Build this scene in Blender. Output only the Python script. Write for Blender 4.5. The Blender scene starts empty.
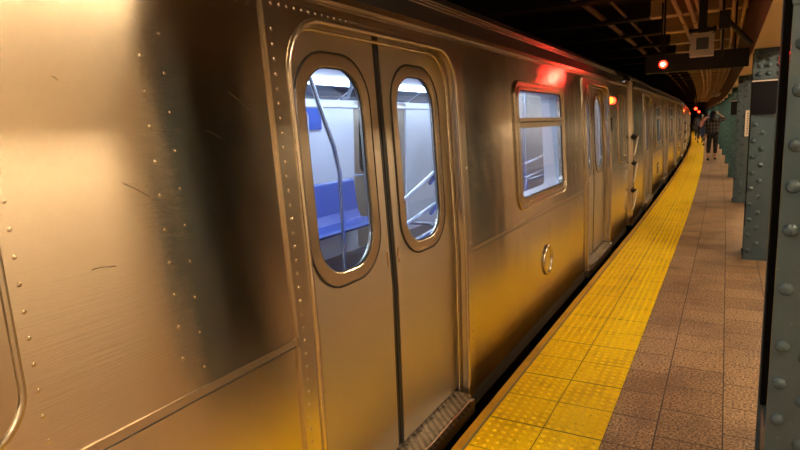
import bpy, bmesh, math, random
import numpy as np
from mathutils import Vector, Matrix
from mathutils.geometry import delaunay_2d_cdt
random.seed(7)
SC = bpy.context.scene
COL = SC.collection
PI = math.pi

# ------------------------------------------------------------------ materials
def mat(name, base=(.5,.5,.5), rough=.5, metal=0.0, emis=None, estr=0.0, spec=.5):
    m = bpy.data.materials.new(name); m.use_nodes = True
    b = m.node_tree.nodes['Principled BSDF']
    b.inputs['Base Color'].default_value = (*base, 1)
    b.inputs['Roughness'].default_value = rough
    b.inputs['Metallic'].default_value = metal
    b.inputs['Specular IOR Level'].default_value = spec
    if emis:
        b.inputs['Emission Color'].default_value = (*emis, 1)
        b.inputs['Emission Strength'].default_value = estr
    return m
class NT:
    def __init__(s, m): s.m = m; s.n = m.node_tree.nodes; s.l = m.node_tree.links; s.b = s.n['Principled BSDF']
    def new(s, t, **k):
        nd = s.n.new(t)
        for a, v in k.items():
            if a.startswith('i_'):
                nd.inputs[a[2:].replace('_', ' ')].default_value = v
            else: setattr(nd, a, v)
        return nd
    def link(s, a, b): s.l.new(a, b)
    def coord(s, kind='Object', scale=(1,1,1), loc=(0,0,0)):
        t = s.new('ShaderNodeTexCoord'); mp = s.new('ShaderNodeMapping')
        mp.inputs['Scale'].default_value = scale; mp.inputs['Location'].default_value = loc
        s.link(t.outputs[kind], mp.inputs['Vector']); return mp.outputs['Vector']
    def noise(s, vec, scale, detail=2, rough=.5, dist=0):
        n = s.new('ShaderNodeTexNoise'); n.inputs['Scale'].default_value = scale; n.inputs['Detail'].default_value = detail
        n.inputs['Roughness'].default_value = rough; n.inputs['Distortion'].default_value = dist
        s.link(vec, n.inputs['Vector']); return n.outputs['Fac']
    def ramp(s, fac, stops, interp='LINEAR'):
        r = s.new('ShaderNodeValToRGB'); cr = r.color_ramp; cr.interpolation = interp
        while len(cr.elements) < len(stops): cr.elements.new(.5)
        for e, (p, c) in zip(cr.elements, stops):
            e.position = p; e.color = (*c, 1) if len(c) == 3 else c
        s.link(fac, r.inputs['Fac']); return r.outputs['Color']
    def mix(s, a, b, fac, mode='MIX'):
        m = s.new('ShaderNodeMix', data_type='RGBA', blend_type=mode)
        for v, k in ((fac, 0), (a, 6), (b, 7)):
            if hasattr(v, 'is_linked') or isinstance(v, bpy.types.NodeSocket): s.link(v, m.inputs[k])
            else: m.inputs[k].default_value = v if k == 0 else ((*v, 1) if len(v) == 3 else v)
        return m.outputs[2]
    def maprange(s, v, a, b, c, d):
        r = s.new('ShaderNodeMapRange')
        for i, x in enumerate((a, b, c, d)): r.inputs[i+1].default_value = x
        s.link(v, r.inputs[0]); return r.outputs[0]
    def bump(s, h, strength, dist=.01, prev=None):
        b = s.new('ShaderNodeBump'); b.inputs['Strength'].default_value = strength; b.inputs['Distance'].default_value = dist
        s.link(h, b.inputs['Height'])
        if prev is not None: s.link(prev, b.inputs['Normal'])
        return b.outputs['Normal']

def steel(name, base=(.66,.58,.47), rough=.17, aniso=1.0, wav=.2, brush=.12, ):
    m = mat(name, base, rough, 1.0); t = NT(m)
    v = t.coord()
    vs = t.coord(scale=(1, 3.0, 260))
    fine = t.noise(vs, 1.0, 3, .6)
    vb = t.coord(scale=(1, 1.1, .45))
    big = t.noise(vb, 1.6, 2, .5, .4)
    t.b.inputs['Base Color'].default_value = (*base, 1); t.b.inputs['Roughness'].default_value = rough
    n = t.bump(big, wav, .03)
    n = t.bump(fine, brush, .002, n)
    t.link(n, t.b.inputs['Normal'])
    t.b.inputs['Anisotropic'].default_value = aniso
    vt = t.new('ShaderNodeVectorTransform', vector_type='VECTOR', convert_from='OBJECT', convert_to='WORLD')
    vt.inputs[0].default_value = (0, 0, 1)
    t.link(vt.outputs[0], t.b.inputs['Tangent'])
    return m

M = {}
M['skin'] = steel('brushed stainless steel skin')
M['leaf'] = steel('satin stainless door steel', (.64,.58,.49), .36, .6, .15, .25)
M['trim'] = steel('polished stainless trim', (.68,.61,.51), .24, .3, .1, .05)
M['roof'] = steel('dull roof steel', (.30,.26,.22), .42, .2, .1, .1)
M['grey_skirt'] = mat('dull brown skirt metal', (.16,.14,.12), .45, .8)
M['matte'] = mat('matte black recess shade', (.006,.006,.006), .95, spec=.08)
M['scratch'] = mat('scratched bare metal', (.12,.07,.04), .5)
M['black'] = mat('black rubber', (.012,.011,.01), .5)
M['dark'] = mat('dark underframe', (.03,.026,.022), .7)
M['cove_shade'] = mat('cove recess shade', (.02,.017,.015), .6)
M['white_in'] = mat('white interior panel', (.78,.8,.85), .35)
M['grey_in'] = mat('grey interior moulding', (.42,.45,.5), .4)
M['floor_in'] = mat('speckled dark vinyl floor', (.06,.06,.075), .45)
M['blue'] = mat('blue moulded seat plastic', (.07,.14,.50), .22)
M['adpanel'] = mat('dark glazed advertising panel', (.035,.045,.075), .12)
M['poster'] = mat('blue advertising card', (.03,.10,.45), .4)
M['bright'] = mat('bright worn steel rod', (.85,.78,.66), .4, .6)
M['chrome'] = mat('polished steel pole', (.75,.77,.8), .18, 1.0)
M['tube'] = mat('interior light diffuser', (.9,.9,.9), .5, 0, (.70,.82,1.0), 16.0)
M['lamp'] = mat('fluorescent tube', (1,1,1), .5, 0, (1.0,.73,.43), 165.0)
M['fixture'] = mat('painted fixture body', (.5,.47,.42), .5)
M['red'] = mat('red lamp lens', (.6,.02,.01), .3, 0, (1.0,.012,.004), 30.0)
M['redcore'] = mat('red lamp bright core', (1,.3,.2), .3, 0, (1.0,.45,.36), 60.0)
M['redside'] = mat('red side indicator lens', (.6,.02,.01), .3, 0, (1.0,.02,.006), 22.0)
M['amber'] = mat('amber indicator lens', (.8,.3,.02), .3, 0, (1.0,.10,.01), 14.0)
M['led'] = mat('orange display', (.1,.04,.01), .3, 0, (1.0,.35,.02), 2.0)
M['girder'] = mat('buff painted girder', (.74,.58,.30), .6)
M['girder_side'] = mat('brown girder side', (.16,.095,.05), .7)
M['conduit'] = mat('tan painted conduit', (.72,.50,.27), .5)
M['conduit_dark'] = mat('dark brown conduit', (.30,.17,.11), .6)  # darker brown than the conduits over the platform
M['box_white'] = mat('white enamelled box', (.68,.60,.60), .4)
M['screen'] = mat('dark grey screen glass', (.09,.10,.13), .15)
M['signblack'] = mat('black enamel sign panel', (.006,.006,.010), .3, spec=.12)
M['signwhite'] = mat('white enamel sign strip', (.8,.72,.62), .35)
M['cream'] = mat('cream tile', (.72,.62,.48), .3)
M['wallink'] = mat('dark sign ink', (.03,.03,.04), .5)
M['skin_person'] = mat('warm skin', (.52,.30,.2), .55)
M['hair'] = mat('black hair', (.01,.008,.007), .5)
M['trousers'] = mat('black cotton trousers', (.012,.011,.012), .85)
M['shoe'] = mat('black shoe leather', (.01,.01,.01), .4)
M['pink'] = mat('faded pink shirt', (.55,.25,.22), .8)
M['navy'] = mat('navy canvas bag', (.03,.045,.12), .6)
M['maroon'] = mat('dark maroon coat', (.07,.03,.035), .8)
M['greyc'] = mat('grey brown coat', (.13,.10,.09), .8)
M['jean'] = mat('dark denim', (.04,.05,.09), .8)

def plaid():
    m = mat('dark plaid flannel', (.06,.05,.05), .85); t = NT(m)
    w1 = t.new('ShaderNodeTexWave', wave_type='BANDS', bands_direction='X'); w1.inputs['Scale'].default_value = 3.2
    w2 = t.new('ShaderNodeTexWave', wave_type='BANDS', bands_direction='Z'); w2.inputs['Scale'].default_value = 2.6
    v = t.coord(); t.link(v, w1.inputs['Vector']); t.link(v, w2.inputs['Vector'])
    a = t.ramp(w1.outputs['Fac'], [(.6, (.02,.018,.02)), (.8, (.17,.13,.13))])
    b = t.ramp(w2.outputs['Fac'], [(.6, (.02,.018,.02)), (.8, (.12,.09,.08))])
    t.link(t.mix(a, b, .5), t.b.inputs['Base Color']); return m
M['plaid'] = plaid()

def glassmat(name, tint=(.86,.9,.95), rough=.02):
    m = bpy.data.materials.new(name); m.use_nodes = True
    n = m.node_tree.nodes; l = m.node_tree.links
    n.remove(n['Principled BSDF'])
    out = n['Material Output']
    tr = n.new('ShaderNodeBsdfTransparent'); tr.inputs[0].default_value = (*tint, 1)
    gl = n.new('ShaderNodeBsdfGlossy'); gl.inputs['Roughness'].default_value = rough
    fr = n.new('ShaderNodeFresnel'); fr.inputs[0].default_value = 1.5
    mx = n.new('ShaderNodeMixShader')
    ml = n.new('ShaderNodeMath'); ml.operation = 'MULTIPLY'; ml.inputs[1].default_value = 1.5
    ge = n.new('ShaderNodeNewGeometry'); sb = n.new('ShaderNodeMath'); sb.operation = 'SUBTRACT'; sb.inputs[0].default_value = 1
    l.new(ge.outputs['Backfacing'], sb.inputs[1]); m2 = n.new('ShaderNodeMath'); m2.operation = 'MULTIPLY'
    l.new(fr.outputs[0], ml.inputs[0]); l.new(ml.outputs[0], m2.inputs[0]); l.new(sb.outputs[0], m2.inputs[1]); l.new(m2.outputs[0], mx.inputs[0])
    l.new(tr.outputs[0], mx.inputs[1]); l.new(gl.outputs[0], mx.inputs[2]); l.new(mx.outputs[0], out.inputs[0])
    return m
M['glass'] = glassmat('train window glass')

def paint_green():
    m = mat('thick grey green gloss paint', (.05,.085,.10), .24); t = NT(m)
    v = t.coord()
    a = t.noise(v, 3, 4, .6); b = t.noise(v, 45, 3, .5)
    c = t.ramp(a, [(.3, (.056,.094,.124)), (.7, (.074,.120,.155))])
    chip = t.noise(v, 60, 2, .5)
    c = t.mix(c, (.30,.26,.20), t.maprange(chip, .72, .76, 0, .7))
    t.link(c, t.b.inputs['Base Color'])
    n = t.bump(b, .35, .004); n = t.bump(a, .3, .01, n)
    t.link(n, t.b.inputs['Normal']); return m
M['green'] = paint_green()
def paint_teal():
    m = mat('teal green gloss paint', (.03,.12,.10), .35); t = NT(m)
    a = t.noise(t.coord(), 3, 4, .6)
    t.link(t.ramp(a, [(.3, (.034,.100,.110)), (.7, (.050,.135,.145))]), t.b.inputs['Base Color']); return m
M['teal'] = paint_teal()

def floor_mat():
    m = mat('brown terrazzo paving tile', (.3,.18,.1), .5); t = NT(m)
    uv = t.coord('UV')
    br = t.new('ShaderNodeTexBrick'); br.offset = .5; br.squash = 1
    br.inputs['Scale'].default_value = 1; br.inputs['Mortar Size'].default_value = .0038; br.inputs['Mortar Smooth'].default_value = .3
    br.inputs['Brick Width'].default_value = .305; br.inputs['Row Height'].default_value = .288; br.inputs['Bias'].default_value = 0
    br.inputs['Color1'].default_value = (.40,.24,.12,1); br.inputs['Color2'].default_value = (.56,.35,.18,1); br.inputs['Mortar'].default_value = (.06,.03,.02,1)
    t.link(uv, br.inputs['Vector'])
    sp = t.noise(uv, 75, 4, .75); lg = t.noise(uv, 2.2, 4, .6)
    c = t.mix(br.outputs['Color'], (.06,.03,.02), t.maprange(sp, .54, .42, 0, .85))
    c = t.mix(c, (.85,.66,.42), t.maprange(sp, .58, .70, 0, .7))
    c = t.mix(c, (.10,.055,.035), t.maprange(lg, .52, .36, 0, .45))
    c = t.mix(c, (.05,.025,.015), br.outputs['Fac'])
    t.link(c, t.b.inputs['Base Color'])
    t.link(t.maprange(sp, .3, .7, .62, .42), t.b.inputs['Roughness'])
    n = t.bump(br.outputs['Fac'], -.5, .003); n = t.bump(sp, .3, .002, n)
    t.link(n, t.b.inputs['Normal']); return m
M['floor'] = floor_mat()
def yellow_mat(name, seams=True, base=(.90,.52,.012), dk=(.42,.20,.01)):
    m = mat(name, base, .5, spec=.25); t = NT(m)
    uv = t.coord('UV')
    lg = t.noise(uv, 3.0, 5, .65); sp = t.noise(uv, 60, 3, .6)
    c = t.mix(base, dk, t.maprange(lg, .52, .34, 0, .55))
    c = t.mix(c, (.25,.13,.02), t.maprange(sp, .42, .28, 0, .7))
    if seams:
        br = t.new('ShaderNodeTexBrick'); br.offset = 0
        br.inputs['Scale'].default_value = 1; br.inputs['Mortar Size'].default_value = .0022; br.inputs['Mortar Smooth'].default_value = .2
        br.inputs['Brick Width'].default_value = .305; br.inputs['Row Height'].default_value = .2875
        t.link(uv, br.inputs['Vector'])
        c = t.mix(c, (.09,.045,.006), br.outputs['Fac'])
        br2 = t.new('ShaderNodeTexBrick'); br2.offset = 0
        br2.inputs['Scale'].default_value = 1; br2.inputs['Mortar Size'].default_value = .004; br2.inputs['Mortar Smooth'].default_value = .3
        br2.inputs['Brick Width'].default_value = .61; br2.inputs['Row Height'].default_value = 50
        t.link(uv, br2.inputs['Vector'])
        c = t.mix(c, (.05,.03,.006), br2.outputs['Fac'])
    t.link(c, t.b.inputs['Base Color'])
    t.link(t.bump(sp, .2, .002), t.b.inputs['Normal'])
    return m
M['yellow'] = yellow_mat('yellow tactile tile', True, (1.0,.66,.0), (.60,.33,.004))
M['yellow_edge'] = yellow_mat('worn yellow edge paint', False, (.62,.34,.02), (.20,.10,.02))
M['joint'] = mat('grey joint sealant', (.22,.19,.12), .7)
def wall_tile():
    m = mat('cream wall tile', (.7,.6,.45), .28); t = NT(m)
    v = t.coord('Object')
    sep = t.new('ShaderNodeSeparateXYZ'); t.link(v, sep.inputs[0]); cb = t.new('ShaderNodeCombineXYZ')
    t.link(sep.outputs[1], cb.inputs[0]); t.link(sep.outputs[2], cb.inputs[1])
    br = t.new('ShaderNodeTexBrick'); br.inputs['Scale'].default_value = 1
    br.inputs['Brick Width'].default_value = .15; br.inputs['Row Height'].default_value = .075; br.inputs['Mortar Size'].default_value = .002
    br.inputs['Color1'].default_value = (.80,.70,.54,1); br.inputs['Color2'].default_value = (.74,.64,.48,1); br.inputs['Mortar'].default_value = (.3,.25,.2,1)
    t.link(cb.outputs[0], br.inputs['Vector']); t.link(br.outputs['Color'], t.b.inputs['Base Color']); return m
M['walltile'] = wall_tile()
def concrete(name, c1, c2, rough=.8):
    m = mat(name, c1, rough); t = NT(m)
    a = t.noise(t.coord(), 1.3, 5, .65)
    t.link(t.ramp(a, [(.35, c1), (.65, c2)]), t.b.inputs['Base Color']); return m
M['ceil_dark'] = concrete('near black tunnel ceiling', (.012,.010,.009), (.022,.017,.014))
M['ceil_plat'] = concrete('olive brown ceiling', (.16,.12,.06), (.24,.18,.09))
M['conc_dark'] = concrete('dark trackbed', (.02,.017,.014), (.035,.028,.022))
M['beam_dark'] = mat('near black beam', (.028,.018,.012), .7)
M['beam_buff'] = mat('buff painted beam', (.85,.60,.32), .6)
def tread():
    m = mat('ribbed sill plate', (.42,.38,.33), .4, 1.0); t = NT(m)
    w = t.new('ShaderNodeTexWave', wave_type='BANDS', bands_direction='DIAGONAL'); w.inputs['Scale'].default_value = 13
    t.link(t.coord(), w.inputs['Vector'])
    ns = t.noise(t.coord(), 25, 3, .6)
    c = t.ramp(w.outputs['Fac'], [(.3, (.24,.205,.17)), (.6, (.46,.41,.35))])
    c = t.mix(c, (.12,.10,.08), t.maprange(ns, .5, .35, 0, .6))
    t.link(c, t.b.inputs['Base Color']); t.link(t.bump(w.outputs['Fac'], .4, .003), t.b.inputs['Normal']); return m
M['tread'] = tread()

# ------------------------------------------------------------------ mesh helpers
class MB:
    def __init__(s): s.v = []; s.f = []; s.uv = {}; s.smooth = set()
    def add(s, vs, fs, smooth=False):
        o = len(s.v); s.v += [tuple(p) for p in vs]
        for f in fs:
            if smooth: s.smooth.add(len(s.f))
            s.f.append(tuple(i+o for i in f))
    def box(s, x0, x1, y0, y1, z0, z1):
        s.add([(x0,y0,z0),(x1,y0,z0),(x1,y1,z0),(x0,y1,z0),(x0,y0,z1),(x1,y0,z1),(x1,y1,z1),(x0,y1,z1)],
              [(0,3,2,1),(4,5,6,7),(0,1,5,4),(1,2,6,5),(2,3,7,6),(3,0,4,7)])
    def tube(s, pts, r, n=8, closed=False, caps=True):
        pts = [Vector(p) for p in pts]; N = len(pts); rings = []
        prev = None
        for i, p in enumerate(pts):
            if closed: d = pts[(i+1) % N]-pts[i-1]
            else: d = pts[min(i+1, N-1)]-pts[max(i-1, 0)]
            d.normalize()
            if prev is None:
                a = Vector((0,0,1)) if abs(d.z) < .9 else Vector((1,0,0))
                u = d.cross(a).normalized()
            else:
                u = (prev-d*prev.dot(d)).normalized()
            prev = u; w = d.cross(u)
            rr = r[i] if isinstance(r, (list, tuple)) else r
            rings.append([p+(u*math.cos(2*PI*k/n)+w*math.sin(2*PI*k/n))*rr for k in range(n)])
        vs = [q for rg in rings for q in rg]; fs = []
        M_ = N if closed else N-1
        for i in range(M_):
            j = (i+1) % N
            for k in range(n):
                k2 = (k+1) % n
                fs.append((i*n+k, i*n+k2, j*n+k2, j*n+k))
        s.add(vs, fs, True)
        if caps and not closed:
            s.add(rings[0], [tuple(range(n))[::-1]]); s.add(rings[-1], [tuple(range(n))])
    def dome(s, c, nrm, r, h=None, n=8, m=3):
        h = h or r*.8; nrm = Vector(nrm).normalized(); c = Vector(c)
        a = Vector((0,0,1)) if abs(nrm.z) < .9 else Vector((1,0,0))
        u = nrm.cross(a).normalized(); w = nrm.cross(u)
        vs = []; fs = []
        for j in range(m):
            t = j/m*PI/2
            for k in range(n):
                al = 2*PI*k/n
                vs.append(c+(u*math.cos(al)+w*math.sin(al))*r*math.cos(t)+nrm*h*math.sin(t))
        vs.append(c+nrm*h)
        for j in range(m-1):
            for k in range(n):
                k2 = (k+1) % n; fs.append((j*n+k, j*n+k2, (j+1)*n+k2, (j+1)*n+k))
        for k in range(n): fs.append(((m-1)*n+k, (m-1)*n+(k+1) % n, m*n))
        s.add(vs, fs, True)
    def build(s, name, m, parent=None, mod=None, bevel=None, uvs=None):
        me = bpy.data.meshes.new(name); me.from_pydata(s.v, [], s.f)
        if s.smooth:
            for i in s.smooth: me.polygons[i].use_smooth = True
        if isinstance(m, (list, tuple)):
            for q in m: me.materials.append(q)
        else: me.materials.append(m)
        if uvs is not None:
            ul = me.uv_layers.new(name='UVMap')
            for lp in me.loops: ul.data[lp.index].uv = uvs[lp.vertex_index]
        me.update()
        bm = bmesh.new(); bm.from_mesh(me); bmesh.ops.recalc_face_normals(bm, faces=bm.faces) if uvs is None and not getattr(s, 'keep', False) else None
        bm.to_mesh(me); bm.free()
        o = bpy.data.objects.new(name, me); COL.objects.link(o)
        if parent: o.parent = parent
        if bevel:
            b = o.modifiers.new('b', 'BEVEL'); b.width = bevel; b.segments = 2; b.limit_method = 'ANGLE'
        return o
def tag(o, label=None, cat=None, group=None, kind=None):
    if label: o['label'] = label
    if cat: o['category'] = cat
    if group: o['group'] = group
    if kind: o['kind'] = kind
    return o
def empty(name, loc=(0,0,0), rz=0, parent=None):
    o = bpy.data.objects.new(name, None); COL.objects.link(o); o.location = loc; o.rotation_euler = (0,0,rz)
    o.empty_display_size = .2
    if parent: o.parent = parent
    return o
def copy_tree(o, parent=None):
    c = o.copy(); COL.objects.link(c)
    if parent: c.parent = parent
    for ch in list(o.children): copy_tree(ch, c)
    return c
def struct(name, mb, m, **k): return tag(mb.build(name, m, **k), kind='structure')

# ------------------------------------------------------------------ curve of the track
_yy = np.arange(-30, 140, .5)
_oo = np.interp(_yy, [-30,10,16,22.7,29.5,35,48,84,110,140], [0,0,.085,.21,.41,.58,1.2,2.9,4.3,6.0])
_k = np.ones(13)/13
_oo = np.convolve(np.pad(_oo, 6, mode='edge'), _k, 'valid')
def off(Y): return float(np.interp(Y, _yy, _oo))

# ------------------------------------------------------------------ subway car
def prof(z):      # outward offset of the car side from the belt plane
    return -.042*max(0, z-.82) - .006*max(0, .82-z)
W_CAR = 3.02
def side(y, z, o, far=False):
    x = prof(z)+o
    return (x, y, z) if not far else (-W_CAR-x, y, z)
def rrect(y0, y1, z0, z1, r, n=7, rb=None):
    rb = r if rb is None else rb
    pts = []
    for cy, cz, a0, rr in ((y1-rb, z0+rb, -90, rb), (y1-r, z1-r, 0, r), (y0+r, z1-r, 90, r), (y0+rb, z0+rb, 180, rb)):
        for k in range(n+1):
            a = math.radians(a0+90*k/n); pts.append((cy+rr*math.cos(a), cz+rr*math.sin(a)))
    out = []
    for p in pts:
        if not out or (abs(p[0]-out[-1][0])+abs(p[1]-out[-1][1])) > 1e-5: out.append(p)
    if abs(out[0][0]-out[-1][0])+abs(out[0][1]-out[-1][1]) < 1e-5: out.pop()
    return out
def split_belt(loop, zb=.82):
    out = []
    for i, p in enumerate(loop):
        q = loop[(i+1) % len(loop)]; out.append(p)
        if (p[1]-zb)*(q[1]-zb) < -1e-9:
            t = (zb-p[1])/(q[1]-p[1]); out.append((p[0]+t*(q[0]-p[0]), zb))
    return out
def inside(pt, loop):
    c = False; x, y = pt; j = len(loop)-1
    for i in range(len(loop)):
        xi, yi = loop[i]; xj, yj = loop[j]
        if (yi > y) != (yj > y) and x < (xj-xi)*(y-yi)/(yj-yi)+xi: c = not c
        j = i
    return c
def plate(mb, outer, holes, o_out, o_in, far=False, zb=.82):
    """a plate following the car side, with holes; outer face at offset o_out, back face at o_in"""
    outer = split_belt(outer); holes = [split_belt(h) for h in holes]
    V = []; E = []
    for lp in [outer]+holes:
        b = len(V); V += [Vector(p) for p in lp]; E += [(b+i, b+(i+1) % len(lp)) for i in range(len(lp))]
    zs = [p[1] for p in outer]
    if min(zs) < zb-1e-4 < max(zs):
        b = len(V); ys = [p[0] for p in outer]; V += [Vector((min(ys), zb)), Vector((max(ys), zb))]; E.append((b, b+1))
    r = delaunay_2d_cdt(V, E, [], 0, 1e-5)
    vs, fs = r[0], r[2]
    tri = []
    for f in fs:
        c = sum((vs[i] for i in f), Vector((0,0)))/len(f)
        if inside(c, outer) and not any(inside(c, h) for h in holes): tri.append(tuple(f))
    used = sorted({i for f in tri for i in f}); mp = {i: k for k, i in enumerate(used)}
    tri = [tuple(mp[i] for i in f) for f in tri]; P2 = [vs[i] for i in used]; n = len(P2)
    Vs = [side(p[0], p[1], o_out, far) for p in P2]+[side(p[0], p[1], o_in, far) for p in P2]
    F = list(tri)+[tuple(i+n for i in reversed(f)) for f in tri]
    cnt = {}
    for f in tri:
        for i in range(len(f)):
            e = (f[i], f[(i+1) % len(f)]); cnt[e] = 1
    for (a, b) in cnt:
        if (b, a) not in cnt: F.append((b, a, a+n, b+n))
    mb.add(Vs, F)
def ring3(loop, o, far=False): return [side(p[0], p[1], o, far) for p in loop]

DOORS = [-6.88, -2.30, 2.30, 6.88]
WINS = [-4.63, 0.0, 4.63]
ZT = 1.958
def door_hole(c): return rrect(c-.68, c+.68, -.03, 1.925, .2, 8, .02)
def win_hole(c): return rrect(c-.64, c+.64, .955, 1.795, .09)
WIN_OUT = lambda c: rrect(c-.675, c+.675, .925, 1.825, .115)

def build_car():
    root = empty('subway_car')
    far_holes = [door_hole(c) for c in DOORS]+[win_hole(c) for c in WINS]
    L = 9.12
    for far in (False, True):
        # pressed side panels with the belt joint, one wall sheet
        mb = MB()
        outer = [(-L, -.03), (L, -.03), (L, 1.985), (-L, 1.985)]
        plate(mb, outer, far_holes, 0, -.035, far)
        if not far:
            d = lambda y, z, r=.0055: mb.dome(side(y, z, 0), (1,0,0), r, r*.22, 8, 2)
            for wc in WINS:
                for s in (-1, 1):
                    for k in range(17): d(wc+s*.71, .90+k*.058)
                    for k in range(12): d(wc+s*1.075, .86+k*.088)
                    for k in range(10): d(wc+s*1.14, .90+k*.1, .004)
                for k in range(26): d(wc-.62+k*.05, .885, .004)
            yk = -L+.1
            while yk < L-.05:
                if all(abs(yk-c) > .8 for c in DOORS): d(yk, 1.93, .004)
                yk += .05
        mb.build('side_wall', M['skin'], root)
    # header, gutter, recessed cove and ribbed roof edge
    mb = MB()
    for sgn in (0, 1):
        fx = (lambda x: x) if not sgn else (lambda x: -W_CAR-x)
        def strip(x0, x1, z0, z1):
            a, b = fx(x0), fx(x1); mb.box(min(a, b), max(a, b), -L, L, z0, z1)
        strip(-.09, -.044, 1.985, 2.0); strip(-.09, -.022, 1.999, 2.014); strip(-.034, -.022, 2.010, 2.024)
    mb.build('gutter', M['trim'], root)
    mb = MB()
    for sgn in (0, 1):
        fx = (lambda x: x) if not sgn else (lambda x: -W_CAR-x)
        a, b = fx(-.16), fx(-.10); mb.box(min(a, b), max(a, b), -L, L, 1.99, 2.13)
        for zz in (.795,):
            pass
    mb.build('cove_panel', M['cove_shade'], root)  # shade of the recessed cove put into its near black colour
    mb = MB()
    L2 = 8.7
    for sgn in (0, 1):
        fx = (lambda x: x) if not sgn else (lambda x: -W_CAR-x)
        for k in range(4):
            zc = 2.125+k*.022; xc = -.115-k*.014
            mb.tube([(fx(xc), -L2, zc), (fx(xc), L2, zc)], .0095, 8)
    mb.build('roof_rib', M['trim'], root, )
    sec = [(-.11,2.115),(-.165,2.20),(-.24,2.26),(-.40,2.35),(-.65,2.44),(-1.0,2.50),(-1.51,2.52)]
    sec = sec+[(-W_CAR-x, z) for x, z in reversed(sec[:-1])]
    mb = MB(); vs = []; fs = []; ns = len(sec)
    ys = [-L, -L+.5, L-.5, L]; dz = [-.06, 0, 0, -.06]
    for y, q in zip(ys, dz):
        for x, z in sec: vs.append((x, y, z+q*(1 if 2.3 < z else .5)))
    for i in range(3):
        for k in range(ns-1): fs.append((i*ns+k, i*ns+k+1, (i+1)*ns+k+1, (i+1)*ns+k))
    fs.append(tuple(range(ns))); fs.append(tuple(3*ns+i for i in range(ns)))
    mb.add(vs, fs, True); ro = mb.build('roof', M['roof'], root)
    # end walls and rounded corner posts
    for s in (-1, 1):
        mb = MB(); n = 6; pts = []
        R_ = .16
        for far in (False, True):
            for zz in ((-.10, .82), (.82, 2.10)):
                vs = []; 
                for z in zz:
                    for k in range(n+1):
                        a = PI/2*k/n
                        x = prof(z)-R_*(1-math.cos(a)); y = s*(L+R_*math.sin(a))
                        vs.append((x if not far else -W_CAR-x, y, z))
                mb.add(vs, [(k, k+1, n+1+k+1, n+1+k) for k in range(n)], True)
        mb.box(-W_CAR+R_+.02, -R_-.02, s*(L+R_)-.03, s*(L+R_)+.005, -.10, 2.12)
        mb.build('end_wall', M['skin'], root)
        mb = MB(); mb.box(-W_CAR/2-.45, -W_CAR/2+.45, s*(L+R_)-.01, s*(L+R_)+.02, -.02, 1.95)
        mb.build('end_door', M['leaf'], root)
    # black belt joint line under the pressed upper panel, sill skirt
    segs = [-L]+[c+d for c in DOORS for d in (-.775, .775)]+[L]
    for i in range(0, len(segs), 2):
        mb = MB(); mb.box(-.004, .0022, segs[i], segs[i+1], .8165, .8195)
        mb.build('belt_joint', M['black'], root)
        mb = MB(); mb.box(-.003, .0028, segs[i]+.002, segs[i+1]-.002, .823, .846); mb.build('belt_fold', M['trim'], root)
    mb = MB()
    for far in (False, True):
        a, b = (-.06, -.018) if not far else (-W_CAR+.018, -W_CAR+.06)
        mb.box(a, b, -L, L, -.14, -.028)
    mb.build('skirt', M['grey_skirt'], root)
    mb = MB(); mb.box(-2.8, -.22, -8.6, 8.6, -.42, -.10)
    for k in range(9):
        y = -8+k*1.9; mb.box(-.5, -.10, y, y+1.1, -.75, -.14)
    mb.build('underframe', M['dark'], root)
    for s in (-1, 1):
        b = MB()
        for yy in (-1.05, 1.05):
            for xx in (-.75, -2.27):
                b.tube([(xx, s*6.5+yy, -.78), (xx-.13, s*6.5+yy, -.78)], .42, 20)
        b.box(-.62, -.5, s*6.5-1.5, s*6.5+1.5, -.85, -.6); b.box(-2.5, -2.38, s*6.5-1.5, s*6.5+1.5, -.85, -.6)
        b.box(-2.4, -.6, s*6.5-.2, s*6.5+.2, -.9, -.6)
        for yy in (-1.05, 1.05): b.tube([(-2.3, s*6.5+yy, -.78), (-.7, s*6.5+yy, -.78)], .06, 8)
        b.build('bogie', M['dark'], root)
    # doorways
    for c in DOORS:
        hole = door_hole(c)
        mb = MB()
        plate(mb, [(c-.77, -.03), (c+.77, -.03), (c+.77, ZT), (c-.77, ZT)], [rrect(c-.672, c+.672, -.05+.0, 1.917, .195, 8, .02)] if False else [hole], .012, 0.0)
        for s in (-1, 1):
            z = .03
            while z < 1.9: mb.dome(side(c+s*.742, z, .012), (1,0,0),   .0065, .0020, 8, 2); z += .047
        y = c-.73
        while y < c+.74: mb.dome(side(y, 1.943, .012), (1,0,0), .0055, .0018, 8, 2); y += .038
        fr = mb.build('door_frame', M['trim'], root)
        mb = MB(); lp = split_belt(rrect(c-.675, c+.675, -.025, 1.92, .195, 8, .02))
        lp = [p for p in lp]
        a = ring3(lp, .012); b = ring3(lp, -.085); n = len(lp)
        mb.add(a+b, [(i, (i+1) % n, n+(i+1) % n, n+i) for i in range(n)], True)
        mb.tube(ring3(lp, .012), .011, 8, closed=True)
        lp2 = split_belt(rrect(c-.655, c+.655, -.03, 1.90, .185, 8, .02))
        mb.tube(ring3(lp2, -.04), .008, 6, closed=True)
        mb.build('door_jamb', M['trim'], root)
        for s in (-1, 1):
            y0, y1 = (c-.70, c-.028) if s < 0 else (c+.028, c+.70)
            wc = c+s*.335
            wout = rrect(wc-.245, wc+.245, .925, 1.83, .19, 9)
            win = rrect(wc-.187, wc+.187, .98, 1.775, .145, 9)
            mb = MB(); plate(mb, [(y0, .03), (y1, .03), (y1, 1.95), (y0, 1.95)], [wout], -.058, -.085)
            lf = mb.build('door_leaf', M['leaf'], root, bevel=None)
            mb = MB(); plate(mb, wout, [win], -.054, -.08)
            wf = mb.build('window_frame', M['trim'], lf, bevel=.006)
            mb = MB(); mb.tube(ring3(split_belt(wout), -.0565), .0055, 6, closed=True); mb.tube(ring3(split_belt(win), -.062), .005, 6, closed=True)
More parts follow.
